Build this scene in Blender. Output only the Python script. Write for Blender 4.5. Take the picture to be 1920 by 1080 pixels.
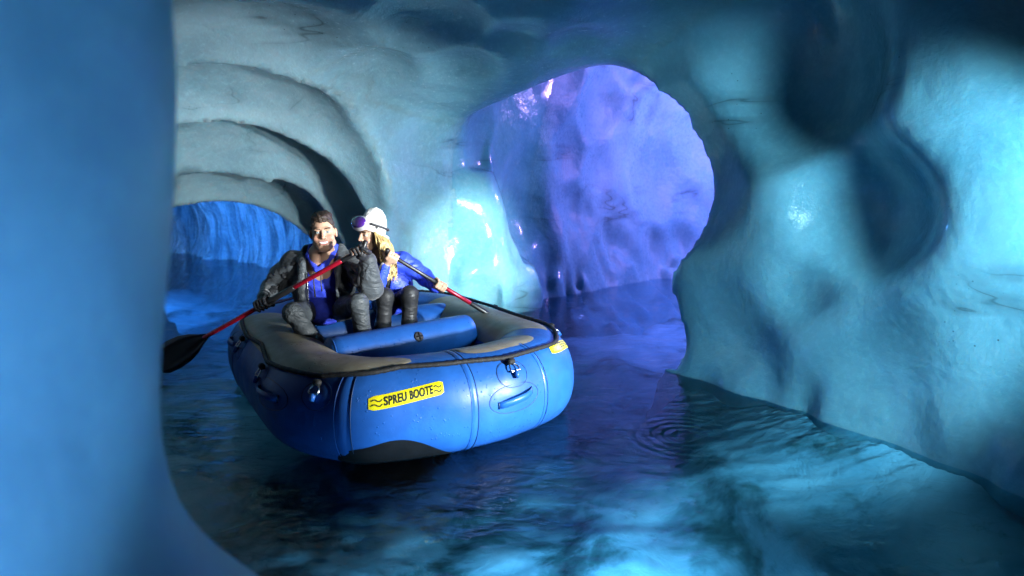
import bpy, bmesh, math, random
import numpy as np
from mathutils import Vector, Matrix

scene = bpy.context.scene
for o in list(bpy.data.objects):
    bpy.data.objects.remove(o)
R = math.radians
random.seed(4)
rng = np.random.default_rng(7)

# ------------------------------------------------------------------ camera
cd = bpy.data.cameras.new('camera')
cam = bpy.data.objects.new('camera', cd)
scene.collection.objects.link(cam)
cam.location = (0, 0, 1.45)
cam.rotation_euler = (R(90) - math.atan(200 / 1200), 0, 0)
cd.sensor_width = 36
cd.lens = 22.5
cd.clip_start = .02
cd.clip_end = 200
cd.dof.use_dof = True
cd.dof.focus_distance = 4.0
cd.dof.aperture_fstop = 1.5
scene.camera = cam

# ------------------------------------------------------------------ world: weak daylight from the cave mouth behind the camera
world = bpy.data.worlds.new('World')
scene.world = world
world.use_nodes = True
wn, wl = world.node_tree.nodes, world.node_tree.links
sky = wn.new('ShaderNodeTexSky')
sky.sky_type = 'NISHITA'
sky.sun_disc = False
sky.sun_elevation = R(45)
sky.sun_rotation = R(180)
wl.new(sky.outputs[0], wn['Background'].inputs[0])
wn['Background'].inputs[1].default_value = .008
scene.view_settings.view_transform = 'Standard'
scene.view_settings.look = 'None'
scene.view_settings.exposure = 0
scene.view_settings.gamma = 1
scene.cycles.use_denoising = True
scene.cycles.use_adaptive_sampling = True
scene.cycles.adaptive_threshold = .03
scene.cycles.max_bounces = 6
scene.cycles.diffuse_bounces = 1
scene.cycles.glossy_bounces = 2
scene.cycles.transparent_max_bounces = 10
scene.cycles.sample_clamp_indirect = 4
scene.cycles.caustics_reflective = False
scene.cycles.caustics_refractive = False


# ------------------------------------------------------------------ off-frame lamps, and added spots that brighten single areas
def lamp(name, kind, loc, power, col, radius=.06, aim=None, size=90, blend=.3):
    d = bpy.data.lights.new(name, kind)
    d.energy = power
    d.color = col
    d.shadow_soft_size = radius
    o = bpy.data.objects.new(name, d)
    scene.collection.objects.link(o)
    o.location = loc
    if kind == 'SPOT':
        d.spot_size = R(size)
        d.spot_blend = blend
        o.rotation_euler = (Vector(aim) - Vector(loc)).to_track_quat('-Z', 'Y').to_euler()
    return o


lamp('key_lamp', 'SPOT', (2.02, 2.25, .80), 1000, (.95, .98, 1), .07, (-1.05, 4.75, .66), 56, .35)
lamp('figure_fill', 'SPOT', (1.32, 1.35, .75), 190, (1, .98, .94), .20, (-1.13, 4.45, 1.0), 17, .5)  # added narrow spot that brightens the two people
lamp('bank_fill', 'SPOT', (1.98, 2.35, .75), 3400, (.94, .99, 1), .05, (-.45, 7.1, .65), 21, 1.0)  # added spot beside the key, brightens the mound on the back wall
lamp('vault_fill', 'SPOT', (1.95, 2.1, 1.35), 1250, (.90, .97, 1), .07, (-2.75, 5.9, 1.25), 30, .8)  # added spot to lift the dim tunnel vault
lamp('wall_lamp', 'SPOT', (2.42, 1.95, 1.60), 450, (.46, .84, 1), .18, (1.74, 3.95, .90), 78, .5)
lamp('shallows_fill', 'SPOT', (.95, .95, 1.6), 2000, (.42, .76, 1), .15, (.18, 2.5, -.5), 54, .9)  # added spot to brighten the bed under the near water
lamp('violet_lamp', 'POINT', (3.6, 8.5, 2.3), 470, (.46, .30, 1), .18)
lamp('tunnel_lamp', 'POINT', (-6.3, 9.6, .9), 260, (.10, .34, 1), .15)
lamp('pillar_lamp', 'SPOT', (-.12, -.25, .40), 105, (.19, .51, 1), .15, (-.8, .75, .90), 110, .8)
# ------------------------------------------------------------------ materials
MAT = {}


def nodes(name):
    m = bpy.data.materials.new(name)
    m.use_nodes = True
    MAT[name] = m
    return m, m.node_tree.nodes, m.node_tree.links, m.node_tree.nodes['Principled BSDF']


def texcoord(N, L, scale=(1, 1, 1), kind='Object'):
    tc = N.new('ShaderNodeTexCoord')
    mp = N.new('ShaderNodeMapping')
    mp.inputs['Scale'].default_value = scale
    L.new(tc.outputs[kind], mp.inputs[0])
    return mp.outputs[0]


def noise(N, L, vec, scale, detail=4, rough=.5, dist=0):
    n = N.new('ShaderNodeTexNoise')
    n.inputs['Scale'].default_value = scale
    n.inputs['Detail'].default_value = detail
    n.inputs['Roughness'].default_value = rough
    n.inputs['Distortion'].default_value = dist
    L.new(vec, n.inputs['Vector'])
    return n.outputs['Fac']


def ramp(N, L, fac, stops):
    r = N.new('ShaderNodeValToRGB')
    e = r.color_ramp.elements
    while len(e) < len(stops):
        e.new(.5)
    for k, (p, c) in zip(e, stops):
        k.position = p
        k.color = tuple(c) + (1,) if hasattr(c, '__len__') else (c, c, c, 1)
    L.new(fac, r.inputs[0])
    return r.outputs[0]


def mixc(N, L, fac, a, b, mode='MIX'):
    m = N.new('ShaderNodeMix')
    m.data_type = 'RGBA'
    m.blend_type = mode
    for i, v in ((0, fac), (6, a), (7, b)):
        if hasattr(v, 'is_linked'):
            L.new(v, m.inputs[i])
        elif i == 0:
            m.inputs[0].default_value = v
        else:
            m.inputs[i].default_value = tuple(v) + (1,)
    return m.outputs[2]


def mathn(N, L, op, a, b=None):
    m = N.new('ShaderNodeMath')
    m.operation = op
    for i, v in ((0, a), (1, b)):
        if v is None:
            continue
        if hasattr(v, 'is_linked'):
            L.new(v, m.inputs[i])
        else:
            m.inputs[i].default_value = v
    return m.outputs[0]


def bump(N, L, h, strength, dist, prev=None):
    b = N.new('ShaderNodeBump')
    b.inputs['Strength'].default_value = strength
    b.inputs['Distance'].default_value = dist
    L.new(h, b.inputs['Height'])
    if prev is not None:
        L.new(prev, b.inputs['Normal'])
    return b.outputs[0]


def ice(name, c0, c1, dirt, sss=.75, rough=(.16, .42), dirt_amt=.8, relief=1.0, scallop=0, grain=1.0, milky=None, streak=0):
    m, N, L, B = nodes(name)
    v = texcoord(N, L)
    n1 = noise(N, L, v, .9, 3, .55, .6)
    base = mixc(N, L, ramp(N, L, n1, [(.3, 0.0), (.7, 1.0)]), c0, c1)
    if milky:       # bubbly grey-white ice towards the tunnel
        sx = N.new('ShaderNodeSeparateXYZ')
        L.new(v, sx.inputs[0])
        mr = N.new('ShaderNodeMapRange')
        mr.interpolation_type = 'SMOOTHSTEP'
        mr.inputs['From Min'].default_value = -.2
        mr.inputs['From Max'].default_value = -2.0
        L.new(mathn(N, L, 'ADD', sx.outputs[0], mathn(N, L, 'MULTIPLY', mathn(N, L, 'SUBTRACT', n1, .5), 2.0)), mr.inputs['Value'])
        base = mixc(N, L, mr.outputs[0], base, mixc(N, L, ramp(N, L, n1, [(.3, 0.0), (.7, 1.0)]), milky[0], milky[1]))
    # fine cloudy bubbles in the ice
    n2 = noise(N, L, v, 22, 4, .75)
    base = mixc(N, L, mathn(N, L, 'MULTIPLY', ramp(N, L, n2, [(.45, 0.0), (.75, 1.0)]), .22), base, [min(1, k * 1.5) for k in c1])
    # a few dark sediment sheets frozen into the ice, seen edge-on as long lines
    vb = texcoord(N, L, (.30, .30, 1.3))
    n3 = noise(N, L, vb, .8, 4, .6, .5)
    line = ramp(N, L, n3, [(.44, 0.0), (.497, .5), (.5, 1.0), (.503, .5), (.53, 0.0)])
    gate = ramp(N, L, noise(N, L, v, 1.1, 2, .5), [(.52, 0.0), (.64, 1.0)])
    base = mixc(N, L, mathn(N, L, 'MULTIPLY', mathn(N, L, 'MULTIPLY', line, gate), dirt_amt), base, dirt)
    # specks of grit
    vo = N.new('ShaderNodeTexVoronoi')
    vo.inputs['Scale'].default_value = 17
    L.new(v, vo.inputs['Vector'])
    sp = ramp(N, L, vo.outputs['Distance'], [(.05, 1.0), (.1, 0.0)])
    sp = mathn(N, L, 'MULTIPLY', sp, mathn(N, L, 'MULTIPLY', gate, .8))
    base = mixc(N, L, sp, base, dirt)
    L.new(base, B.inputs['Base Color'])
    L.new(ramp(N, L, n2, [(.3, rough[0]), (.7, rough[1])]), B.inputs['Roughness'])
    B.inputs['IOR'].default_value = 1.31
    B.inputs['Subsurface Weight'].default_value = sss
    B.inputs['Subsurface Radius'].default_value = (.22, .7, 1.0)
    B.inputs['Subsurface Scale'].default_value = .16
    h = mathn(N, L, 'MULTIPLY', noise(N, L, v, 3.1, 6, .56, .3), .075 * relief)
    h = mathn(N, L, 'ADD', h, mathn(N, L, 'MULTIPLY', noise(N, L, v, 60, 3, .65), .0030 * grain))
    if scallop:
        vs = N.new('ShaderNodeTexVoronoi')
        vs.feature = 'SMOOTH_F1'
        vs.inputs['Scale'].default_value = 2.4
        vs.inputs['Smoothness'].default_value = .35
        L.new(v, vs.inputs['Vector'])
        h = mathn(N, L, 'ADD', h, mathn(N, L, 'MULTIPLY', vs.outputs['Distance'], scallop))
    if streak:      # melt runnels down the wall
        st = noise(N, L, texcoord(N, L, (1, 1, .16)), 6, 4, .6, .5)
        h = mathn(N, L, 'ADD', h, mathn(N, L, 'MULTIPLY', st, streak))
        base = mixc(N, L, ramp(N, L, st, [(.42, .75), (.58, 0.0)]), base, [k * .35 for k in c0])
        L.new(base, B.inputs['Base Color'])
    B.inputs['Coat Weight'].default_value = {.6: .35, .7: .15}.get(dirt_amt, 0)
    B.inputs['Coat Roughness'].default_value = .06
    B.inputs['Coat IOR'].default_value = 1.33
    L.new(bump(N, L, h, .8, 1), B.inputs['Normal'])
    return m


ice('ice_back', (.10, .27, .35), (.20, .40, .49), (.015, .025, .03), rough=(.10, .30), dirt_amt=.7, relief=.5, grain=1.2, milky=((.16, .28, .34), (.31, .45, .51)))
ice('ice_chamber', (.10, .27, .35), (.20, .40, .49), (.015, .025, .03), rough=(.20, .42), dirt_amt=.71, relief=.5, grain=1.6, milky=((.16, .28, .34), (.31, .45, .51)))
ice('ice', (.085, .255, .34), (.18, .39, .48), (.015, .025, .03), rough=(.06, .26), dirt_amt=.6, relief=.32, grain=.55)
ice('ice_tunnel', (.24, .50, .64), (.48, .70, .80), (.05, .07, .08), rough=(.12, .4), dirt_amt=.5, relief=1.6, streak=.22)
ice('ice_near', (.34, .58, .74), (.42, .64, .78), (.2, .3, .36), rough=(.35, .5), dirt_amt=0, relief=.2, grain=.3)


MAT['ice_chamber'].node_tree.nodes['Principled BSDF'].inputs['Specular IOR Level'].default_value = .3


def bed_material():
    m, N, L, B = nodes('lake_bed')
    v = texcoord(N, L)
    n1 = noise(N, L, v, 1.5, 5, .58, .35)
    base = ramp(N, L, n1, [(.30, (.012, .025, .028)), (.40, (.09, .20, .22)), (.48, (.30, .50, .60)), (.70, (.60, .76, .84))])
    n4 = noise(N, L, v, 9, 5, .7, .1)
    base = mixc(N, L, ramp(N, L, n4, [(.6, 0.0), (.75, .5)]), base, (.02, .03, .028))
    L.new(base, B.inputs['Base Color'])
    B.inputs['Roughness'].default_value = .5
    B.inputs['Specular IOR Level'].default_value = .05
    L.new(bump(N, L, noise(N, L, v, 7, 4, .6, .4), .6, .03), B.inputs['Normal'])


bed_material()


def water_material():
    m, N, L, B = nodes('water')
    N.remove(B)
    out = N['Material Output']
    v = texcoord(N, L, (.8, 1.5, 1))
    h = mathn(N, L, 'ADD', mathn(N, L, 'MULTIPLY', noise(N, L, v, 2.6, 3, .5, .4), 1.0),
              mathn(N, L, 'MULTIPLY', noise(N, L, v, 9, 3, .55, .8), .35))
    # rings spreading from a drip beside the wall
    tc = N.new('ShaderNodeTexCoord')
    dn = N.new('ShaderNodeVectorMath')
    dn.operation = 'DISTANCE'
    L.new(tc.outputs['Object'], dn.inputs[0])
    dn.inputs[1].default_value = (1.0, 3.5, 0)
    d = dn.outputs['Value']
    ring = mathn(N, L, 'MULTIPLY', mathn(N, L, 'SINE', mathn(N, L, 'MULTIPLY', d, 95)),
                 ramp(N, L, d, [(.02, .0), (.10, .28), (.3, .2), (.42, 0.0)]))
    nb = bump(N, L, mathn(N, L, 'ADD', h, mathn(N, L, 'MULTIPLY', ring, .35)), .55, .05)
    fr = N.new('ShaderNodeFresnel')
    fr.inputs['IOR'].default_value = 1.333
    L.new(nb, fr.inputs['Normal'])
    gl = N.new('ShaderNodeBsdfGlossy')
    gl.inputs['Roughness'].default_value = .015
    L.new(nb, gl.inputs['Normal'])
    tr = N.new('ShaderNodeBsdfTransparent')
    tr.inputs['Color'].default_value = (.55, .84, .95, 1)
    mx = N.new('ShaderNodeMixShader')
    L.new(fr.outputs[0], mx.inputs[0])
    L.new(tr.outputs[0], mx.inputs[1])
    L.new(gl.outputs[0], mx.inputs[2])
    L.new(mx.outputs[0], out.inputs['Surface'])


water_material()


def plain(name, col, rough=.5, metal=0, spec=.5, var=.25, nscale=8, bumpd=0, bscale=40, coat=0, sheen=0, fold=0):
    m, N, L, B = nodes(name)
    v = texcoord(N, L)
    n = noise(N, L, v, nscale, 5, .6, .4)
    c = mixc(N, L, ramp(N, L, n, [(.3, 0.0), (.7, 1.0)]), [k * (1 - var) for k in col], [min(1, k * (1 + var)) for k in col])
    L.new(c, B.inputs['Base Color'])
    L.new(ramp(N, L, noise(N, L, v, nscale * 2.3, 4, .6), [(.3, max(.03, rough * .8)), (.7, min(1, rough * 1.2))]), B.inputs['Roughness'])
    B.inputs['Metallic'].default_value = metal
    B.inputs['Specular IOR Level'].default_value = spec
    B.inputs['Coat Weight'].default_value = coat
    B.inputs['Sheen Weight'].default_value = sheen
    if bumpd:
        nb = bump(N, L, noise(N, L, v, bscale, 4, .6), .6, bumpd)
        if fold:        # creases of worn cloth: sharp ridges of a warped noise
            f = mathn(N, L, 'ABSOLUTE', mathn(N, L, 'SUBTRACT', noise(N, L, texcoord(N, L, (1, 1, 1.7)), 5.5, 3, .5, 1.0), .5))
            nb = bump(N, L, f, 1, -fold, nb)
        L.new(nb, B.inputs['Normal'])
    return m


plain('raft_blue', (.014, .095, .36), .45, spec=.35, var=.22, nscale=4, bumpd=.004, bscale=9)


def scuff(name, light):
    m = MAT[name]
    N, L = m.node_tree.nodes, m.node_tree.links
    B = N['Principled BSDF']
    src = B.inputs['Base Color'].links[0].from_socket
    v = texcoord(N, L, (1, 1, 3.5))
    sc = ramp(N, L, noise(N, L, v, 22, 6, .75, 1.2), [(.60, 0.0), (.72, .55)])
    gate = ramp(N, L, noise(N, L, v, 2.4, 3, .6), [(.42, 0.0), (.65, 1.0)])
    L.new(mixc(N, L, mathn(N, L, 'MULTIPLY', sc, gate), src, light), B.inputs['Base Color'])
    # clinging drops
    vo = N.new('ShaderNodeTexVoronoi')
    vo.inputs['Scale'].default_value = 36
    tc = N.new('ShaderNodeTexCoord')
    L.new(tc.outputs['Object'], vo.inputs['Vector'])
    drop = mathn(N, L, 'MULTIPLY', ramp(N, L, vo.outputs['Distance'], [(.0, 1.0), (.16, .7), (.2, 0.0)]), ramp(N, L, noise(N, L, tc.outputs['Object'], 5, 3, .6), [(.52, 0.0), (.58, 1.0)]))
    old = B.inputs['Normal'].links[0].from_socket
    L.new(bump(N, L, drop, .7, .003, old), B.inputs['Normal'])
    L.new(mathn(N, L, 'SUBTRACT', B.inputs['Roughness'].links[0].from_socket, mathn(N, L, 'MULTIPLY', drop, .35)), B.inputs['Roughness'])


scuff('raft_blue', (.10, .20, .42))
plain('raft_seam', (.016, .105, .40), .38, var=.1)
plain('raft_line', (.006, .03, .09), .5)
plain('raft_grey', (.25, .225, .155), .5, var=.25, nscale=6, bumpd=.003, bscale=14)
scuff('raft_grey', (.38, .36, .30))
plain('rubber_shade_black', (.004, .004, .005), .7, spec=.2)  # for the valve ribs and the painted shade under the bow
plain('sticker_yellow', (.72, .62, .004), .4, var=.06)
plain('ink', (.012, .012, .008), .5)
plain('steel', (.6, .6, .58), .25, metal=1, var=.1)
plain('shaft_red', (.34, .008, .025), .28, metal=.4, var=.15)
plain('shaft_black', (.012, .012, .013), .4)
plain('blade_black', (.010, .011, .013), .35, bumpd=.002)
plain('jacket_grey', (.036, .045, .052), .62, var=.25, nscale=9, bumpd=.008, bscale=16, sheen=.2, fold=0.04)
plain('panel_black', (.010, .011, .013), .6, bumpd=.005, bscale=18)
plain('hoodie_blue', (.03, .06, .62), .85, var=.15, bumpd=.01, bscale=14, fold=0.035)
plain('jacket_blue', (.025, .06, .60), .55, var=.15, bumpd=.008, bscale=13, fold=0.035)
plain('trouser_grey', (.045, .055, .060), .6, var=.3, nscale=11, bumpd=.010, bscale=26, fold=0.045)
plain('trouser_dark', (.013, .014, .016), .55, var=.2, bumpd=.004, bscale=24, fold=0.015)
plain('glove', (.012, .013, .016), .6, bumpd=.004, bscale=45)
plain('boot', (.03, .03, .032), .5)
plain('wool_white', (.80, .80, .78), .9, var=.05, bumpd=.006, bscale=90)
plain('goggle_frame', (.55, .55, .56), .4)
plain('strap_dark', (.03, .03, .035), .7)
plain('lining_white', (.7, .7, .7), .8)
plain('hair_brown', (.028, .016, .009), .5, var=.5, nscale=60, bumpd=.01, bscale=120)
plain('hair_blond', (.46, .32, .13), .42, var=.45, nscale=34, bumpd=.004, bscale=150)
m = plain('goggle_lens', (.07, .02, .22), .08, var=.3, nscale=10, coat=1)
plain('rope', (.007, .007, .006), .7, var=.5, nscale=90, bumpd=.006, bscale=110)


def skin_material():
    m, N, L, B = nodes('skin')
    at = N.new('ShaderNodeVertexColor')
    at.layer_name = 'Col'
    L.new(at.outputs[0], B.inputs['Base Color'])
    B.inputs['Roughness'].default_value = .5
    B.inputs['Specular IOR Level'].default_value = .3
    B.inputs['Subsurface Weight'].default_value = .08
    B.inputs['Subsurface Radius'].default_value = (1, .35, .2)
    B.inputs['Subsurface Scale'].default_value = .006


skin_material()


# ------------------------------------------------------------------ helpers
def link(o, parent=None):
    scene.collection.objects.link(o)
    if parent is not None:
        o.parent = parent
    return o


def tag(o, label=None, cat=None, kind=None, group=None):
    for k, v in (('label', label), ('category', cat), ('kind', kind), ('group', group)):
        if v:
            o[k] = v
    return o


def empty(name, loc=(0, 0, 0), rz=0):
    o = bpy.data.objects.new(name, None)
    link(o)
    o.location = loc
    o.rotation_euler = (0, 0, rz)
    return o


def mesh_np(name, V, Q, mat, parent=None, smooth=True, normals=None, cols=None):
    """mesh from numpy vertices and an (n,3) or (n,4) face array"""
    me = bpy.data.meshes.new(name)
    V = np.asarray(V, np.float32)
    Q = np.asarray(Q, np.int32)
    k = Q.shape[1]
    me.vertices.add(len(V))
    me.vertices.foreach_set('co', V.ravel())
    me.loops.add(Q.size)
    me.loops.foreach_set('vertex_index', Q.ravel())
    me.polygons.add(len(Q))
    me.polygons.foreach_set('loop_start', np.arange(0, Q.size, k, dtype=np.int32))
    me.polygons.foreach_set('use_smooth', np.full(len(Q), smooth))
    me.update(calc_edges=True)
    me.validate()
    if cols is not None:
        a = me.color_attributes.new('Col', 'FLOAT_COLOR', 'POINT')
        a.data.foreach_set('color', np.c_[cols, np.ones(len(cols))].astype(np.float32).ravel())
    if normals is not None:
        me.normals_split_custom_set_from_vertices(normals.astype(np.float32))
    me.materials.append(MAT[mat])
    o = bpy.data.objects.new(name, me)
    return link(o, parent)


def mesh_py(name, V, Fc, mat, parent=None, smooth=True):
    me = bpy.data.meshes.new(name)
    me.from_pydata([tuple(v) for v in V], [], Fc)
    me.polygons.foreach_set('use_smooth', [smooth] * len(me.polygons))
    me.materials.append(MAT[mat])
    return link(bpy.data.objects.new(name, me), parent)


def grid_mesh(name, fn, na, nb, mat, parent=None, close_a=False, close_b=False, smooth=True):
    """fn(i,j) -> point; a grid of quads"""
    V = [fn(i, j) for i in range(na) for j in range(nb)]
    Fc = []
    for i in range(na if close_a else na - 1):
        for j in range(nb if close_b else nb - 1):
            i2, j2 = (i + 1) % na, (j + 1) % nb
            Fc.append((i * nb + j, i2 * nb + j, i2 * nb + j2, i * nb + j2))
    return mesh_py(name, V, Fc, mat, parent, smooth)


def tube_geo(P, rad, sides=8, close=False, caps=True):
    P = [Vector(p) for p in P]
    n = len(P)
    rad = rad if hasattr(rad, '__len__') else [rad] * n
    V, Fc = [], []
    up = Vector((0, 0, 1))
    prev = None
    for i in range(n):
        a = P[(i - 1) % n] if (close or i > 0) else P[i]
        b = P[(i + 1) % n] if (close or i < n - 1) else P[i]
        t = (b - a).normalized()
        if prev is None:
            x = t.cross(up if abs(t.z) < .9 else Vector((1, 0, 0))).normalized()
        else:
            x = (prev - t * prev.dot(t)).normalized()
        prev = x
        y = t.cross(x)
        for k in range(sides):
            q = 2 * math.pi * k / sides
            V.append(P[i] + (x * math.cos(q) + y * math.sin(q)) * rad[i])
    for i in range(n if close else n - 1):
        for k in range(sides):
            i2, k2 = (i + 1) % n, (k + 1) % sides
            Fc.append((i * sides + k, i * sides + k2, i2 * sides + k2, i2 * sides + k))
    if caps and not close:
        Fc.append(tuple(range(sides))[::-1])
        Fc.append(tuple((n - 1) * sides + k for k in range(sides)))
    return V, Fc


def tube(name, P, rad, mat, parent=None, sides=8, close=False):
    V, Fc = tube_geo(P, rad, sides, close)
    return mesh_py(name, V, Fc, mat, parent)


def join_geo(parts):
    V, Fc = [], []
    for v, f in parts:
        b = len(V)
        V += list(v)
        Fc += [tuple(k + b for k in q) for q in f]
    return V, Fc


# ------------------------------------------------------------------ distance fields and their surfaces
TAB = rng.random((32, 32, 32)).astype(np.float32)


def vnoise(P, scale):
    q = P * scale
    i = np.floor(q).astype(np.int64)
    f = (q - i).astype(np.float32)
    f = f * f * (3 - 2 * f)
    out = np.zeros(len(P), np.float32)
    for a in (0, 1):
        wa = f[:, 0] if a else 1 - f[:, 0]
        for b in (0, 1):
            wb = f[:, 1] if b else 1 - f[:, 1]
            for c in (0, 1):
                wc = f[:, 2] if c else 1 - f[:, 2]
                out += wa * wb * wc * TAB[(i[:, 0] + a) & 31, (i[:, 1] + b) & 31, (i[:, 2] + c) & 31]
    return out - .5


def smin(a, b, k):
    if k <= 0:
        return np.minimum(a, b)
    h = np.maximum(k - np.abs(a - b), 0) / k
    return np.minimum(a, b) - h * h * k * .25


def smax(a, b, k):
    return -smin(-a, -b, k)


def sd_ell(X, Y, Z, c, r, M=None):
    x, y, z = X - c[0], Y - c[1], Z - c[2]
    if M is not None:      # rows of M are the ellipsoid's axes
        x, y, z = (M[0][0] * x + M[0][1] * y + M[0][2] * z, M[1][0] * x + M[1][1] * y + M[1][2] * z,
                   M[2][0] * x + M[2][1] * y + M[2][2] * z)
    k0 = np.sqrt((x / r[0]) ** 2 + (y / r[1]) ** 2 + (z / r[2]) ** 2) + 1e-6
    k1 = np.sqrt((x / r[0] ** 2) ** 2 + (y / r[1] ** 2) ** 2 + (z / r[2] ** 2) ** 2) + 1e-6
    return k0 * (k0 - 1) / k1


def sd_cap(X, Y, Z, a, b, ra, rb):
    a = np.asarray(a, float)
    b = np.asarray(b, float)
    d = b - a
    l2 = max(1e-9, float(d @ d))
    t = np.clip(((X - a[0]) * d[0] + (Y - a[1]) * d[1] + (Z - a[2]) * d[2]) / l2, 0, 1)
    return np.sqrt((X - a[0] - t * d[0]) ** 2 + (Y - a[1] - t * d[1]) ** 2 + (Z - a[2] - t * d[2]) ** 2) - (ra + (rb - ra) * t)


def surface_nets(F, xs, ys, zs, flip=False):
    s = F < 0
    c = s[:-1, :-1, :-1].astype(np.int8)
    tot = np.zeros_like(c)
    for a in (0, 1):
        for b in (0, 1):
            for d in (0, 1):
                tot += s[a:s.shape[0] - 1 + a, b:s.shape[1] - 1 + b, d:s.shape[2] - 1 + d]
    I, J, K = np.nonzero((tot > 0) & (tot < 8))
    vid = np.full(tot.shape, -1, np.int32)
    vid[I, J, K] = np.arange(len(I))
    acc = np.zeros((len(I), 3))
    cnt = np.zeros(len(I))
    cor = [(a, b, d) for a in (0, 1) for b in (0, 1) for d in (0, 1)]
    for p in cor:
        for ax in range(3):
            if p[ax]:
                continue
            q = list(p)
            q[ax] = 1
            f0 = F[I + p[0], J + p[1], K + p[2]]
            f1 = F[I + q[0], J + q[1], K + q[2]]
            m = (f0 < 0) != (f1 < 0)
            t = np.where(m, f0 / np.where(m, f0 - f1, 1), 0)
            X = [xs[I + p[0]], ys[J + p[1]], zs[K + p[2]]]
            X1 = [xs[I + q[0]], ys[J + q[1]], zs[K + q[2]]]
            X[ax] = X[ax] + t * (X1[ax] - X[ax])
            acc += np.where(m[:, None], np.stack(X, 1), 0)
            cnt += m
    V = acc / cnt[:, None]
    quads = []
    for ax in range(3):
        o = [a for a in range(3) if a != ax]
        sl0 = [slice(None)] * 3
        sl1 = [slice(None)] * 3
        sl0[ax] = slice(0, -1)
        sl1[ax] = slice(1, None)
        ch = s[tuple(sl0)] != s[tuple(sl1)]
        idx = np.stack(np.nonzero(ch), 1)
        ok = np.ones(len(idx), bool)
        for a in o:
            ok &= (idx[:, a] > 0) & (idx[:, a] < tot.shape[a])
        idx = idx[ok]
        first_in = s[idx[:, 0], idx[:, 1], idx[:, 2]]
        cells = []
        for da, db in ((1, 1), (0, 1), (0, 0), (1, 0)):
            cc = idx.copy()
            cc[:, o[0]] -= da
            cc[:, o[1]] -= db
            cells.append(vid[cc[:, 0], cc[:, 1], cc[:, 2]])
        q = np.stack(cells, 1)
        nrm = np.cross(V[q[:, 2]] - V[q[:, 0]], V[q[:, 3]] - V[q[:, 1]])[:, ax]
        bad = (nrm > 0) != first_in
        q[bad] = q[bad][:, ::-1]
        quads.append(q)
    Q = np.concatenate(quads)
    if flip:
        Q = Q[:, ::-1]
    return V, Q


def vert_normals(V, Q):
    n = np.cross(V[Q[:, 2]] - V[Q[:, 0]], V[Q[:, 3]] - V[Q[:, 1]])
    out = np.zeros_like(V)
    for k in range(4):
        for a in range(3):
            out[:, a] += np.bincount(Q[:, k], n[:, a], len(V))
    return out / (np.linalg.norm(out, axis=1)[:, None] + 1e-12)


def yaw(a):
    c, s = math.cos(a), math.sin(a)
    return ((c, s, 0), (-s, c, 0), (0, 0, 1))


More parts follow.
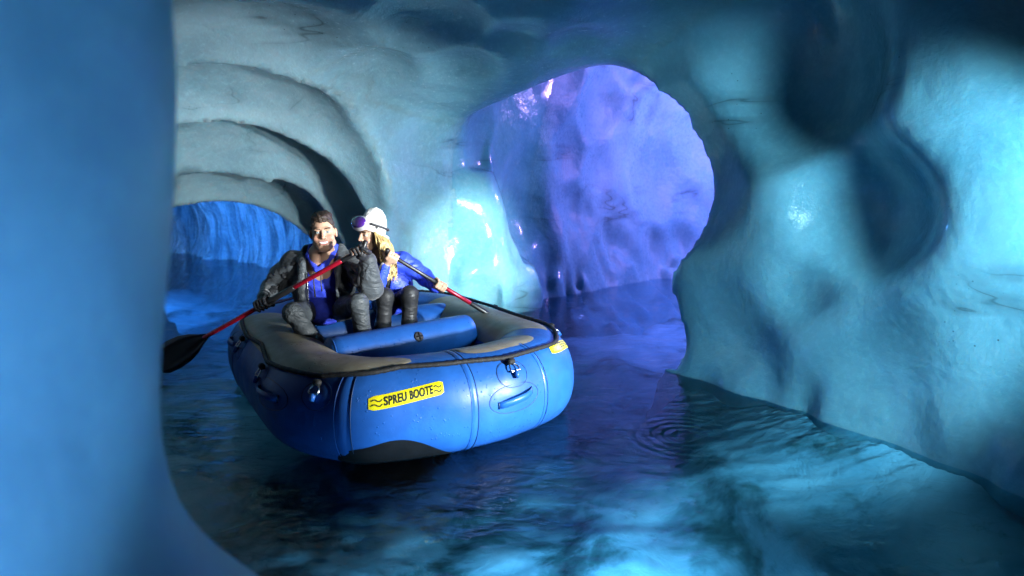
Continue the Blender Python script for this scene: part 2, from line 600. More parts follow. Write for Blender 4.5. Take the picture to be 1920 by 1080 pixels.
class Field:
    """solid built from blended capsules and ellipsoids, sampled on a (possibly uneven) grid"""

    def __init__(self):
        self.p = []

    def cap(self, a, b, ra, rb, k=.02):
        self.p.append(('c', np.array(a, float), np.array(b, float), ra, rb, k, 1))
        return self

    def ell(self, c, r, M=None, k=.02, sign=1):
        self.p.append(('e', np.array(c, float), np.array(r, float), M, None, k, sign))
        return self

    def chain(self, pts, rads, k=.02):
        for i in range(len(pts) - 1):
            self.cap(pts[i], pts[i + 1], rads[i], rads[i + 1], k)
        return self

    def grown(self, d):
        g = Field()
        for q in self.p:
            if q[0] == 'c':
                g.p.append(('c', q[1], q[2], q[3] + d, q[4] + d, q[5], q[6]))
            else:
                g.p.append(('e', q[1], q[2] + d, q[3], None, q[5], q[6]))
        return g

    def bounds(self):
        lo, hi = [], []
        for q in self.p:
            if q[6] < 0:
                continue
            if q[0] == 'c':
                m = max(q[3], q[4]) + .02
                lo.append(np.minimum(q[1], q[2]) - m)
                hi.append(np.maximum(q[1], q[2]) + m)
            else:
                m = max(q[2]) + .02
                lo.append(q[1] - m)
                hi.append(q[1] + m)
        return np.min(lo, 0), np.max(hi, 0)

    def sample(self, xs, ys, zs):
        F = np.full((len(xs), len(ys), len(zs)), .3, np.float32)
        for q in self.p:
            if q[0] == 'c':
                m = max(q[3], q[4]) + .08
                lo, hi = np.minimum(q[1], q[2]) - m, np.maximum(q[1], q[2]) + m
            else:
                m = max(q[2]) + .08
                lo, hi = q[1] - m, q[1] + m
            sl = tuple(slice(max(0, np.searchsorted(a, l) - 1), min(len(a), np.searchsorted(a, h) + 1)) for a, l, h in zip((xs, ys, zs), lo, hi))
            if any(t.stop - t.start < 1 for t in sl):
                continue
            X = xs[sl[0]][:, None, None]
            Y = ys[sl[1]][None, :, None]
            Z = zs[sl[2]][None, None, :]
            d = sd_cap(X, Y, Z, q[1], q[2], q[3], q[4]) if q[0] == 'c' else sd_ell(X, Y, Z, q[1], q[2], q[3])
            F[sl] = smin(F[sl], d, q[5]) if q[6] > 0 else smax(F[sl], -d, q[5])
        return F

    def build(self, name, mat, parent=None, res=.009, fine=None, cut=None, cols=None, wrinkle=0, wscale=22, origin=(0, 0, 0)):
        lo, hi = self.bounds()
        ax = []
        for k in range(3):
            a = np.arange(lo[k], hi[k] + res, res)
            if fine is not None:        # (lo, hi, resolution): a finer band of the grid
                f0, f1, fr = fine[0][k], fine[1][k], fine[2]
                a = np.concatenate([a[a < f0], np.arange(f0, f1, fr), a[a > f1]])
            ax.append(a)
        F = self.sample(*ax)
        G = np.meshgrid(*ax, indexing='ij', sparse=True)
        if cut is not None:
            F = cut(F, *G)
        if wrinkle:
            m = np.abs(F) < .05
            I = np.nonzero(m)
            P = np.stack([ax[0][I[0]], ax[1][I[1]], ax[2][I[2]]], 1)
            a = vnoise(P + .35 * np.stack([vnoise(P, 6), vnoise(P + 3, 6), vnoise(P + 5, 6)], 1), wscale)
            b = vnoise(P[:, [1, 2, 0]] * np.array([1, 1.8, 1]), wscale * .7)
            F[I] += wrinkle * (.9 - 3.2 * np.abs(a) + 1.2 * b)
        V, Q = surface_nets(F, *ax)
        c = cols(V) if cols else None
        return mesh_np(name, V - np.array(origin), Q, mat, parent, cols=c)


# ------------------------------------------------------------------ the ice cave: hollows melted into the glacier
def build_cave():
    step = .05
    xs = np.arange(-8.6, 5.2, step)
    ys = np.arange(-1.6, 14.2, step)
    zs = np.arange(-1.0, 4.0, step)
    X = xs[:, None, None].astype(np.float32)
    Y = ys[None, :, None].astype(np.float32)
    Z = zs[None, None, :].astype(np.float32)

    def plane(n, p):
        n = np.array(n, float)
        n /= np.linalg.norm(n)
        return n[0] * (X - p[0]) + n[1] * (Y - p[1]) + n[2] * (Z - p[2])

    right = plane(WALL_N, WALL_P) + 0 * Z
    back = plane((-.756, .655, .06), (-1.25, 6.1, 0)) + 0 * Z
    left = plane((-1, 0, .15), (-3.3, 4, 0)) + 0 * Z
    roof = plane((-.10, .22, 1), (0, 5.2, 2.36)) + 0 * X
    right = right + .10 * np.clip(.35 - Z, 0, .5)
    room = smax(smax(smax(right, back, .5), left, .8), roof, .45)
    del back, left, roof
    owner = np.zeros(room.shape, np.int8)      # 0 room, 1 violet chamber, 2 tunnel arches, 3 far tunnel
    A = room.astype(np.float32)
    blobs = [
        (0, (.40, 7.25, 1.0), (1.1, .50, 2.0), 47, .3),
        (1, (2.45, 7.95, 1.45), (3.0, 1.62, 2.35), 44, .55),
        (1, (1.30, 6.50, 1.0), (1.50, 1.56, 1.75), 0, .05),
        (1, (1.26, 6.36, .10), (1.36, 1.50, 1.15), 0, .15),
        (0, (.62, 4.54, 1.50), (1.0, 1.06, .96), 0, .035),
        (2, (-1.75, 4.35, .6), (1.75, 1.0, 2.02), 30, .03),
        (2, (-2.20, 5.15, .45), (1.60, 1.0, 1.92), 30, .03),
        (2, (-2.62, 5.95, .35), (1.55, .86, 1.70), 30, .03),
        (2, (-3.08, 6.75, .25), (1.50, .84, 1.36), 30, .03),
        (2, (-3.50, 7.50, .20), (1.40, .74, 1.06), 30, .03),
        (3, (-5.0, 9.8, .5), (1.45, 3.3, 1.5), 45, .04),
        (3, (-7.3, 11.6, .4), (1.6, 1.6, 1.3), 60, .1),
    ]
    for own, c, r, yw, k in blobs:
        d = sd_ell(X, Y, Z, c, r, yaw(R(yw))).astype(np.float32)
        owner[d < A] = own
        A = smin(A, d, k)
    # a mound of flowstone ice at the foot of the back wall
    mound = sd_ell(X, Y, Z, (-.50, 7.20, .45), (.48, .55, 1.35), yaw(R(40))).astype(np.float32)
    mound = smin(mound, sd_ell(X, Y, Z, (-.10, 7.45, .15), (.42, .45, .75)).astype(np.float32), .12)
    A = smax(A, -mound, .18)
    # scallops: shallow bowls melted into the walls (point on the surface, inward direction, radius, depth)
    n_in = -np.array(WALL_N) / np.linalg.norm(WALL_N)
    dents = [(p, n_in, a, h) for p, a, h in WALL_DENTS] + [(p, np.array((-.1, .0, -1)) / 1.005, a, h) for p, a, h in ROOF_DENTS]
    # scallops found by chance over the chamber, back and right walls
    cand = np.stack(np.nonzero(np.abs(A) < .03), 1)
    rng.shuffle(cand)
    kept = []
    want = {0: 22, 1: 70, 2: 6, 3: 60}
    for i, j, k in cand[:40000]:
        p = np.array([xs[i], ys[j], zs[k]])
        own = int(owner[i, j, k])
        if want[own] <= 0 or p[2] < -.2 or p[1] < 1.5 or not (1 < i < len(xs) - 2 and 1 < j < len(ys) - 2 and 1 < k < len(zs) - 2):
            continue
        a = {0: .30, 1: .42, 2: .2, 3: .34}[own] * rng.uniform(.6, 1.3)
        if any(np.linalg.norm(p - q) < .75 * (a + b) for q, b in kept):
            continue
        if own == 0 and p[0] > 1.3 and p[2] > .75:
            continue
        g = np.array([A[i + 1, j, k] - A[i - 1, j, k], A[i, j + 1, k] - A[i, j - 1, k], A[i, j, k + 1] - A[i, j, k - 1]])
        g /= np.linalg.norm(g) + 1e-9
        kept.append((p, a))
        want[own] -= 1
        dents.append((p, -g, a, a * (rng.uniform(.16, .34) if own == 1 else rng.uniform(.12, .3))))
    for i_, (p, n, a, h) in enumerate(dents):
        rho = (a * a + h * h) / (2 * h)
        c = np.array(p) + np.array(n) * (rho - h)
        lo, hi = np.array(p) - a * 1.7 - h - .1, np.array(p) + a * 1.7 + h + .1
        sl = tuple(slice(max(0, np.searchsorted(g, l)), np.searchsorted(g, u)) for g, l, u in zip((xs, ys, zs), lo, hi))
        d = np.sqrt((X[sl[0]] - c[0]) ** 2 + (Y[:, sl[1]] - c[1]) ** 2 + (Z[:, :, sl[2]] - c[2]) ** 2) - rho
        A[sl] = smin(A[sl], d, .16 if i_ < len(WALL_DENTS) else .05)
    # slow waves in the ice, and rough frozen drips along the waterline of the inner chambers
    I = np.nonzero(np.abs(A) < .4)
    P = np.stack([xs[I[0]], ys[I[1]], zs[I[2]]], 1)
    own = owner[I]
    amp = np.array([.10, .10, .05, .12])[own]
    dn = amp * vnoise(P, .9) + .35 * amp * vnoise(P + 7, 2.3)
    low = np.clip(1 - P[:, 2] / np.where((own == 1) | ((P[:, 1] > 6.2) & (P[:, 0] > -1)), .9, .3), 0, 1)
    dn = dn + np.where(own == 2, 0, .16 * low) * vnoise(P * np.array([1, 1, .35]) + 3, 5.5)
    dn = dn + np.where(own == 3, .30, 0) * vnoise(P * np.array([1, 1, .22]) + 5, 2.6)
    rough = np.clip((P[:, 1] - 6.3) / .5, 0, 1) * np.clip((P[:, 0] + 1.3) / .4, 0, 1) * np.clip(1.5 - P[:, 2], .15, 1) * (own < 2)
    dn = dn + rough * (.16 * vnoise(P * np.array([1, 1, .6]) + 11, 3.1) + .10 * vnoise(P * np.array([1, 1, .5]) + 13, 6.5))
    A[I] += dn.astype(np.float32)
    V, Q = surface_nets(A, xs, ys, zs)
    Q = Q[:, ::-1]
    Nn = vert_normals(V, Q)
    cell = owner[np.clip(((V[:, 0] - xs[0]) / step).astype(int), 0, len(xs) - 1),
                 np.clip(((V[:, 1] - ys[0]) / step).astype(int), 0, len(ys) - 1),
                 np.clip(((V[:, 2] - zs[0]) / step).astype(int), 0, len(zs) - 1)]
    q0 = Q[:, 0]
    qo = cell[q0]
    ctr = V[q0]
    nrm = Nn[q0]
    wd = WALL_N[0] * (ctr[:, 0] - WALL_P[0]) + WALL_N[1] * (ctr[:, 1] - WALL_P[1])
    sets = {
        'chamber_wall': (qo == 1, 'ice_chamber'),
        'tunnel_vault': (qo == 2, 'ice_back'),
        'far_tunnel_wall': (qo == 3, 'ice_tunnel'),
        'ceiling': ((qo == 0) & (nrm[:, 2] < -.75) & (ctr[:, 2] > 1.9), 'ice_back'),
    }
    rest = (qo == 0) & ~sets['ceiling'][0]
    sets['wall_right'] = (rest & (wd > -.75), 'ice')
    sets['wall_left'] = (rest & (wd <= -.75) & (ctr[:, 0] < -2.6), 'ice_back')
    sets['wall_back'] = (rest & (wd <= -.75) & (ctr[:, 0] >= -2.6), 'ice_back')
    for name, (msk, mat) in sets.items():
        q = Q[msk]
        if not len(q):
            continue
        ids, inv = np.unique(q, return_inverse=True)
        o = mesh_np(name, V[ids], inv.reshape(q.shape), mat, normals=Nn[ids])
        tag(o, kind='structure')


WALL_N = (.868, .496, 0)
WALL_P = (1.35, 4.73, 0)
WALL_DENTS = [
    ((1.68, 4.14, 2.10), .68, .45), ((1.90, 3.77, 1.28), .48, .36), ((1.76, 4.01, .80), .25, .19),
    ((2.42, 2.85, 2.20), .42, .24), ((1.60, 4.30, 1.10), .34, .05), ((1.55, 4.38, .45), .26, .05),
    ((2.05, 3.5, .45), .38, .08), ((2.40, 2.9, .62), .32, .09),
]
ROOF_DENTS = [((-.45, 4.35, 2.50), .50, .15), ((-1.2, 4.35, 2.42), .5, .13), ((.05, 4.0, 2.63), .4, .12), ((-.8, 3.85, 2.6), .45, .12), ((-.95, 5.0, 2.3), .4, .12)]
build_cave()


def near_pillar():
    """the ice column the photographer leans past"""
    xs = np.arange(-2.2, .1, .025)
    ys = np.arange(-.4, 1.6, .025)
    zs = np.arange(-.7, 3.2, .025)
    X, Y, Z = xs[:, None, None], ys[None, :, None], zs[None, None, :]
    d = np.sqrt((X + 1.115) ** 2 + (Y - .62) ** 2) - .71 + .05 * np.exp(-((Z - 1.0) / .35) ** 2)
    d = smin(d, sd_ell(X, Y, Z, (-.965, .62, .02), (1.06, .9, .95)), .2)
    I = np.nonzero(np.abs(d) < .2)
    P = np.stack([xs[I[0]], ys[I[1]], zs[I[2]]], 1)
    d[I] += .05 * vnoise(P, 1.7) + .012 * vnoise(P, 5)
    V, Q = surface_nets(d, xs, ys, zs)
    tag(mesh_np('wall_near', V, Q, 'ice_near'), kind='structure')


near_pillar()


def lake():
    xs = np.arange(-9, 5.3, .05)
    ys = np.concatenate([np.arange(-1.7, 6, .04), np.arange(6, 14.4, .12)])
    gx, gy = np.meshgrid(xs, ys, indexing='ij')
    P = np.stack([gx.ravel(), gy.ravel(), np.zeros(gx.size)], 1)
    z = -.55 + .30 * vnoise(P, .8) + .14 * vnoise(P + 9, 2.1) + .05 * vnoise(P + 4, 6)
    d = -(WALL_N[0] * (P[:, 0] - WALL_P[0]) + WALL_N[1] * (P[:, 1] - WALL_P[1]))
    edge = .32 + .40 * np.clip(4.35 - P[:, 1], -1, 4) + .12 * vnoise(P + 2, 2.5)
    t = np.clip((edge - d) / .16 + .5, 0, 1)
    t = t * t * (3 - 2 * t)
    shelf = -.26 + .08 * vnoise(P + 6, 2.2) - .1 * np.clip(d, 0, 1) + .26 * np.exp(-(np.clip(d + .1, 0, 9) / .3) ** 2)
    z = z + (shelf - z) * t * np.clip((5.2 - P[:, 1]) / .6, 0, 1)
    z = np.minimum(z, -.02)
    na, nb = gx.shape
    idx = np.arange(na * nb).reshape(na, nb)
    Q = np.stack([idx[:-1, :-1], idx[1:, :-1], idx[1:, 1:], idx[:-1, 1:]], -1).reshape(-1, 4)
    tag(mesh_np('lake_bed', np.c_[P[:, :2], z], Q, 'lake_bed'), kind='structure')
    tag(mesh_np('water', [(-9, -1.7, 0), (5.3, -1.7, 0), (5.3, 14.3, 0), (-9, 14.3, 0)], [(0, 1, 2, 3)], 'water', smooth=False), kind='structure')


lake()


# ------------------------------------------------------------------ the raft
RB, RA = (-.275, 3.514), R(32)
RW, RL, RR, RZ = .735, 2.19, .280, .207


def raft_path():
    half = [(0, .15), (.10, .53), (.42, RW), (RL - .35, RW), (RL, RW - .4)]
    P = np.array([(u, -v) for u, v in half[::-1]] + half, float)
    for k in range(4):
        Q = np.roll(P, -1, 0)
        t = .11 if k == 0 else .25
        P = np.stack([(1 - t) * P + t * Q, t * P + (1 - t) * Q], 1).reshape(-1, 2)
    P = np.roll(P, -int(np.argmin(abs(P[:, 1]) + 10 * (P[:, 0] > 1))), 0)
    Q = np.vstack([P, P[:1]])
    d = np.r_[0, np.cumsum(np.linalg.norm(np.diff(Q, axis=0), axis=1))]
    s = np.linspace(0, d[-1], 720, endpoint=False)
    P = np.stack([np.interp(s, d, Q[:, 0]), np.interp(s, d, Q[:, 1])], 1)
    T = np.roll(P, -1, 0) - np.roll(P, 1, 0)
    T /= np.linalg.norm(T, axis=1)[:, None]
    Nn = np.stack([-T[:, 1], T[:, 0]], 1)
    Nn *= np.sign((Nn * (P - P.mean(0))).sum(1))[:, None]
    return P, Nn, d[-1]


RP, RN, RTOT = raft_path()


def on_tube(s, deg, off=0.0):
    """raft-local point on the main tube: s metres along it from the bow, deg round it (0 outward, 90 up)"""
    f = (s / RTOT % 1) * 720
    i, t = int(f) % 720, f - int(f)
    j = (i + 1) % 720
    p = RP[i] * (1 - t) + RP[j] * t
    n = RN[i] * (1 - t) + RN[j] * t
    n = n / np.linalg.norm(n)
    a = R(deg)
    # seams pinch the tube a little where its panels are welded
    r = RR + off
    lift = .02 * (max(0, 1 - p[0] / .9) ** 2 + max(0, 1 - (RL - p[0]) / .9) ** 2)
    ca, sa = math.cos(a), math.sin(a)
    e = (abs(ca) ** 2.3 + abs(sa) ** 2.3) ** (-1 / 2.3) * .985        # a slightly squared, well-filled tube
    q = p + n * r * ca * e
    return Vector((q[1], q[0], RZ + lift + r * sa * e))


def patch(name, s0, s1, d0, d1, off, mat, parent, ns=24, nd=14, shape=None, thick=.003):
    """a sheet bonded to the tube; d0, d1 may vary along it"""
    def fn(i, j):
        a, b = i / (ns - 1), j / (nd - 1)
        lo, hi = (d0, d1) if shape is None else shape(a)
        o = off if 0 < j < nd - 1 and 0 < i < ns - 1 else off - thick
        return on_tube(s0 + (s1 - s0) * a, lo + (hi - lo) * b, o)
    return grid_mesh(name, fn, ns, nd, mat, parent)


def build_raft():
    raft = empty('inflatable_raft', (RB[0], RB[1], 0), RA)
    tag(raft, 'blue inflatable raft with grey rubbing pads, black grab rope and yellow name sticker', 'raft')
    hull = grid_mesh('hull_tube', lambda i, j: on_tube(RTOT * i / 288, 360 * j / 40), 288, 40, 'raft_blue', raft, True, True)
    # floor
    ring = [(p[1] * .86, (p[0] - RL / 2) * .86 + RL / 2) for p in RP[::8]]
    n = len(ring)
    V = [(x, y, .10) for x, y in ring] + [(x, y, .0) for x, y in ring]
    mesh_py('floor', V, [tuple(range(n)), tuple(range(n, 2 * n))[::-1]] + [(k, (k + 1) % n, n + (k + 1) % n, n + k) for k in range(n)], 'raft_blue', raft, False)

    # inflated thwarts across the floor: one free, one to sit on
    def thwart(a, b, z, r):
        a, b = Vector((a[0], a[1], z)), Vector((b[0], b[1], z))
        pts, rad = [], []
        for k in range(25):
            t = k / 24
            pts.append(a.lerp(b, t))
            e = min(t, 1 - t) * (b - a).length
            q = min(1, e / (r * .55))
            rad.append(max(.02, r * math.sqrt(max(.0, 1 - (1 - q) ** 2.4))))
        return tube('thwart', pts, rad, 'raft_blue', raft, 28)
    th = thwart((-.60, .68), (.52, .86), .385, .125)
    thwart((-.66, 1.5), (.66, 1.5), .33, .15)
    vd = Vector((.10, .64, .42))
    c = Vector((.0, .775, .385))
    dr = (Vector((0.16, -.86, .48))).normalized()
    valve = tube('valve', [c + dr * .118, c + dr * .128, c + dr * .134], [.034, .034, .028], 'strap_dark', th, 20)
    for k in range(2):
        xx = Vector((1, .2, 0)).normalized() if k else dr.cross(Vector((1, .2, 0))).normalized()
        tube('valve_rib', [c + dr * .136 - xx * .024, c + dr * .136 + xx * .024], .005, 'rubber_shade_black', th, 6)
    for t in (.045, .955):
        a, b = Vector((-.60, .68, .385)), Vector((.52, .86, .385))
        tube('seam_ring', [a.lerp(b, t) + Vector((0, math.cos(q) * .118, math.sin(q) * .118)) for q in np.linspace(0, 2 * math.pi, 32, endpoint=False)], .004, 'raft_seam', th, 6, True)

    # grey rubbing pads
    def side_left(a):
        k = min(1, a / .22)
        return 49 + 26 * (1 - k) ** 1.5, 84 + 56 * k
    patch('rubbing_pad', -.30, -2.25, 0, 0, .004, 'raft_grey', raft, 60, 16, side_left)

    def bow_pad(a):
        e = math.sqrt(max(0, 1 - (2 * a - 1) ** 6))
        return 104 - 30 * e, 104 + 34 * e
    patch('rubbing_pad', -.03, .57, 0, 0, .004, 'raft_grey', raft, 40, 12, bow_pad)
    patch('rubbing_pad', .80, 2.2, 66, 150, .004, 'raft_grey', raft, 50, 14)
    # panel seams: a bonded tape with a dark edge line
    for s, w in ((-.545, .03), (-.055, .028), (.375, .02), (-1.95, .03), (1.95, .03)):
        t = patch('seam_tape', s - w / 2, s + w / 2, -62, 205, .0025, 'raft_seam', raft, 5, 50)
        tube('seam_edge', [on_tube(s + w * .62, d, .001) for d in range(-60, 206, 5)], .0022, 'raft_line', t, 5)
        tube('seam_edge', [on_tube(s - w * .62, d, .001) for d in range(-60, 206, 5)], .0018, 'raft_seam', t, 5)
    # dark shade low under the bow, painted as a black patch

    def bow_shade(a):
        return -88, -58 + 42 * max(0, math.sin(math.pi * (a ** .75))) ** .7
    patch('bow_shade_patch', -.60, -.12, 0, 0, .004, 'rubber_shade_black', raft, 40, 10, bow_shade)

    # grab rope through steel rings
    rings = [(-1.777, 42), (-1.089, 38), (-.662, 40), (.174, 46), (.95, 50), (1.70, 52), (2.6, 50), (-2.6, 50)]
    knots = sorted([(-1.777, 50, .022), (-1.42, 56, .02), (-1.089, 47, .022), (-.86, 52, .014), (-.662, 50, .024), (-.36, 64, .014), (-.05, 61, .014), (.174, 55, .022),
                    (.46, 57, .014), (.70, 56, .014), (.95, 58, .022), (1.30, 66, .016), (1.70, 60, .022), (2.2, 62, .016), (2.6, 60, .02), (3.1, 58, .016), (RTOT - 2.6, 60, .02), (RTOT - 2.2, 56, .016)])
    ks = np.array(knots + [(knots[0][0] + RTOT, knots[0][1], knots[0][2])])
    ss = np.linspace(ks[0, 0], ks[-1, 0], 420, endpoint=False)
    rope = tube('grab_rope', [on_tube(s, np.interp(s, ks[:, 0], ks[:, 1]), np.interp(s, ks[:, 0], ks[:, 2]) - .004) for s in ss], [.013 + .0014 * math.sin(k * 2.2) for k in range(420)], 'rope', raft, 8, True)
    for s, d in rings:
        base = on_tube(s, d, .002)
        up = (on_tube(s, d + 2, .002) - on_tube(s, d - 2, .002)).normalized()
        al = (on_tube(s + .02, d, .002) - on_tube(s - .02, d, .002)).normalized()
        out = al.cross(up).normalized()
        if out.dot(base - Vector((0, RL / 2, RZ))) < 0:
            out = -out
        c0 = base - up * .035 + out * .012
        pts = [c0 + al * .030 * math.cos(q) + up * .036 * math.sin(q) + out * .008 for q in np.linspace(-.25, math.pi + .25, 18)]
        ring = tube('d_ring', pts + [c0 - al * .03 - up * .013 + out * .006, c0 + al * .03 - up * .013 + out * .006], .0048, 'steel', raft, 8, True)
        # the rope lashing on the ring, and the bonded patch beneath it
        lash = base + up * .012 + out * .016
        tube('lashing', [lash - al * .022, lash - al * .01 + out * .008, lash + al * .01 + out * .008, lash + al * .022], [.012, .019, .019, .012], 'rope', ring, 8)
        grid_mesh('ring_patch', lambda i, j, s=s, d=d: on_tube(s + .075 * (j / 3) * math.cos(i * math.pi / 14), d - 9 + 15 * (j / 3) * math.sin(i * math.pi / 14), .004 - .0035 * (j == 3)), 28, 4, 'raft_blue', ring, True)
        tube('ring_patch_edge', [on_tube(s + .079 * math.cos(q), d - 9 + 15.8 * math.sin(q), .0005) for q in np.linspace(0, 2 * math.pi, 32, endpoint=False)], .0018, 'raft_line', ring, 5, True)
        tube('tab', [c0 - up * .012 + out * .004, c0 - up * .05 - out * .004], [.017, .014], 'raft_seam', ring, 6)
    # carrying handles: a strap bowed off a bonded patch
    for s, d, t in ((.165, 9, 4), (-.95, 19, 0), (-2.0, 30, 0), (1.35, 15, 0)):
        h = grid_mesh('handle_patch', lambda i, j, s=s, d=d: on_tube(s + .135 * (j / 3) * math.cos(i * math.pi / 14), d + 15 * (j / 3) * math.sin(i * math.pi / 14), .003 - .0028 * (j == 3)), 28, 4, 'raft_blue', raft, True)
        tube('patch_edge', [on_tube(s + .14 * math.cos(q), d + 16 * math.sin(q), .0003) for q in np.linspace(0, 2 * math.pi, 40, endpoint=False)], .002, 'raft_line', h, 5, True)

        def strap(i, j, s=s, d=d, t=t):
            a = i / 19
            o = .004 + .034 * max(0, math.sin(math.pi * a)) ** .6
            e = (j % 4)
            return on_tube(s + .085 * (2 * a - 1), d + t * (2 * a - 1) + (3.4 if e in (1, 2) else -3.4), o + (.005 if e in (2, 3) else 0))
        grid_mesh('handle', strap, 20, 4, 'raft_seam', h, False, True)
        for q in (-1, 1):
            tube('stitching', [on_tube(s + q * .088, d + q * t - 4, .006), on_tube(s + q * .088, d + q * t + 4, .006)], .004, 'raft_line', h, 6)

    # the name sticker
    def name_pt(a, b, off):
        return on_tube(-.500 + .33 * a, 18 + 10 * a + 14.5 * b, off)
    st = rounded_sticker('name_sticker', name_pt, .06, .28, .004, 'sticker_yellow', raft)
    st['label'] = 'yellow sticker reading SPREU BOOTE between wave signs'
    letters('lettering', 'SPREU BOOTE', (.150, .850, .19, .83), name_pt, .0062, st)
    for x0 in (.022, .865):
        for y0 in (.30, .62):
            mid = [(x0 + .11 * k / 16, y0 + .09 * math.sin(2 * math.pi * k / 16 + .3) + .03 * k / 16) for k in range(17)]
            w = .042
            grid_mesh('wave_sign', lambda i, j, mid=mid, w=w: name_pt(mid[i][0], mid[i][1] + (j - .5) * 2 * w, .0062), 17, 2, 'ink', st)

    # the small notice sticker: three lines too small to read
    def note_pt(a, b, off):
        s = .523 + (.79 - .523) * a - .02 * (1 - b)
        return on_tube(s, (46 + (32 - 46) * a) + (14 + (11 - 14) * a) * b, off)
    st2 = rounded_sticker('notice_sticker', note_pt, .03, .05, .004, 'sticker_yellow', raft)
    st2['label'] = 'small yellow sticker with three lines of tiny print'
    parts = []
    r2 = random.Random(3)
    for ln, (x0, x1) in enumerate(((.14, .90), (.24, .82), (.16, .88))):
        x = x0
        yb = .70 - .22 * ln
        while x < x1:
            w = r2.uniform(.018, .032)
            hgt = r2.uniform(.10, .15)
            parts.append(([note_pt(x, yb, .006), note_pt(x + w, yb, .006), note_pt(x + w, yb + hgt, .006), note_pt(x, yb + hgt, .006)], [(0, 1, 2, 3)]))
            x += w + r2.uniform(.012, .03)
    V, Fc = join_geo(parts)
    tag(mesh_py('tiny_print', V, Fc, 'ink', st2), kind='stuff')
    return raft


def rounded_sticker(name, fn, rx, ry, off, mat, parent):
    n, m_ = 25, 9

    def g(i, j):
        a, b = i / (n - 1), j / (m_ - 1)
        e = min(a, 1 - a)
        cut = 0 if e >= rx else ry * (1 - math.sqrt(max(0, 1 - (1 - e / rx) ** 2))) * .5
        return fn(a, cut + (1 - 2 * cut) * b, off if 0 < i < n - 1 and 0 < j < m_ - 1 else off - .002)
    return grid_mesh(name, g, n, m_, mat, parent)


def letters(name, text, box, fn, off, parent):
    cu = bpy.data.curves.new('text', 'FONT')
    cu.body = text
    cu.size = 1
    cu.offset = .030
    cu.space_character = 1.06
    cu.resolution_u = 4
    ob = bpy.data.objects.new('text', cu)
    link(ob)
    dg = bpy.context.evaluated_depsgraph_get()
    me = bpy.data.meshes.new_from_object(ob.evaluated_get(dg))
    bpy.data.objects.remove(ob)
    bm = bmesh.new()
    bm.from_mesh(me)
    co = np.array([v.co[:2] for v in bm.verts])
    lo, hi = co.min(0), co.max(0)
    for v in bm.verts:
        a = box[0] + (v.co.x - lo[0]) / (hi[0] - lo[0]) * (box[1] - box[0])
        b = box[2] + (v.co.y - lo[1]) / (hi[1] - lo[1]) * (box[3] - box[2])
        v.co = fn(a, b, off)
    bm.normal_update()
    bm.to_mesh(me)
    bm.free()
    me.name = name
    me.materials.clear()
    me.materials.append(MAT['ink'])
    return link(bpy.data.objects.new(name, me), parent)


build_raft()


# ------------------------------------------------------------------ paddles
def vec(p):
    return np.array(p, float)


def paddle(name, label, top, root, sections, blade_dir, blade_n, grip_dir):
    top, root = Vector(top), Vector(root)
    o = empty(name, tuple(top))
    tag(o, label, 'paddle')
    d = (root - top)
    ax = d.normalized()
    for a, b, r, mat in sections:
        n = 'shaft' if 'red' in mat else 'shaft_sleeve'
        tube(n, [d * a, d * (a + .004), d * (b - .004), d * b], [r * .86, r, r, r * .86], mat, o, 16)
    g = Vector(grip_dir).normalized()
    tube('grip', [g * -.055, g * -.045, g * -.02, g * .02, g * .045, g * .055], [.010, .016, .015, .015, .016, .010], 'shaft_black', o, 12)
    # blade: a flat dished plate with a spine
    nrm = Vector(blade_n)
    nrm = (nrm - ax * nrm.dot(ax)).normalized()
    side = ax.cross(nrm).normalized()
    prof = [(0, .018), (.05, .036), (.12, .072), (.20, .096), (.30, .105), (.38, .100), (.42, .082), (.44, .05)]
    V, Fc = [], []
    m_ = 7
    for sgn in (1, -1):
        for l, w in prof:
            for k in range(m_):
                t = 2 * k / (m_ - 1) - 1
                th = (.004 + .010 * max(0, 1 - abs(t) * 2.2) * (1 - l / .5)) * (1 - .6 * abs(t) ** 3)
                V.append(d + ax * l + side * (w * t) + nrm * (sgn * th + .018 * (l / .44) ** 2 - .012 * (1 - t * t)))
    n = len(prof)
    for s in (0, 1):
        for i in range(n - 1):
            for k in range(m_ - 1):
                q = [s * n * m_ + i * m_ + k, s * n * m_ + i * m_ + k + 1, s * n * m_ + (i + 1) * m_ + k + 1, s * n * m_ + (i + 1) * m_ + k]
                Fc.append(tuple(q if s == 0 else q[::-1]))
    rim = [i * m_ for i in range(n)] + [(n - 1) * m_ + k for k in range(1, m_)] + [i * m_ + m_ - 1 for i in range(n - 2, -1, -1)] + [k for k in range(m_ - 2, 0, -1)]
    for a, b in zip(rim, rim[1:] + rim[:1]):
        Fc.append((a, b, b + n * m_, a + n * m_))
    mesh_py('blade', V, Fc, 'blade_black', o)
    return o


MP_TOP, MP_ROOT = (-.940, 4.03, 1.031), (-2.065, 4.22, .417)
paddle('paddle', 'paddle with red and black shaft and broad black blade, held by the person in grey', MP_TOP, MP_ROOT,
       [(0, .13, .0165, 'shaft_black'), (.13, .425, .0155, 'shaft_red'), (.425, .67, .0195, 'shaft_black'), (.67, 1.02, .0150, 'shaft_red')],
       None, (.25, -.95, .25), (.3, .2, .9))
WP_TOP = (-.866, 4.42, .961)
WP_DIR = vec((.457, .18, -.325)) / np.linalg.norm((.457, .18, -.325))
paddle('paddle', 'paddle with black upper shaft reaching over the right tube, held by the person in blue', WP_TOP, tuple(vec(WP_TOP) + WP_DIR * 1.06),
       [(0, .38, .0150, 'shaft_black'), (.38, .44, .019, 'shaft_black'), (.44, .68, .0155, 'shaft_red'), (.68, 1.02, .0175, 'shaft_black')],
       None, (.3, .2, .93), (.2, -.8, .5))


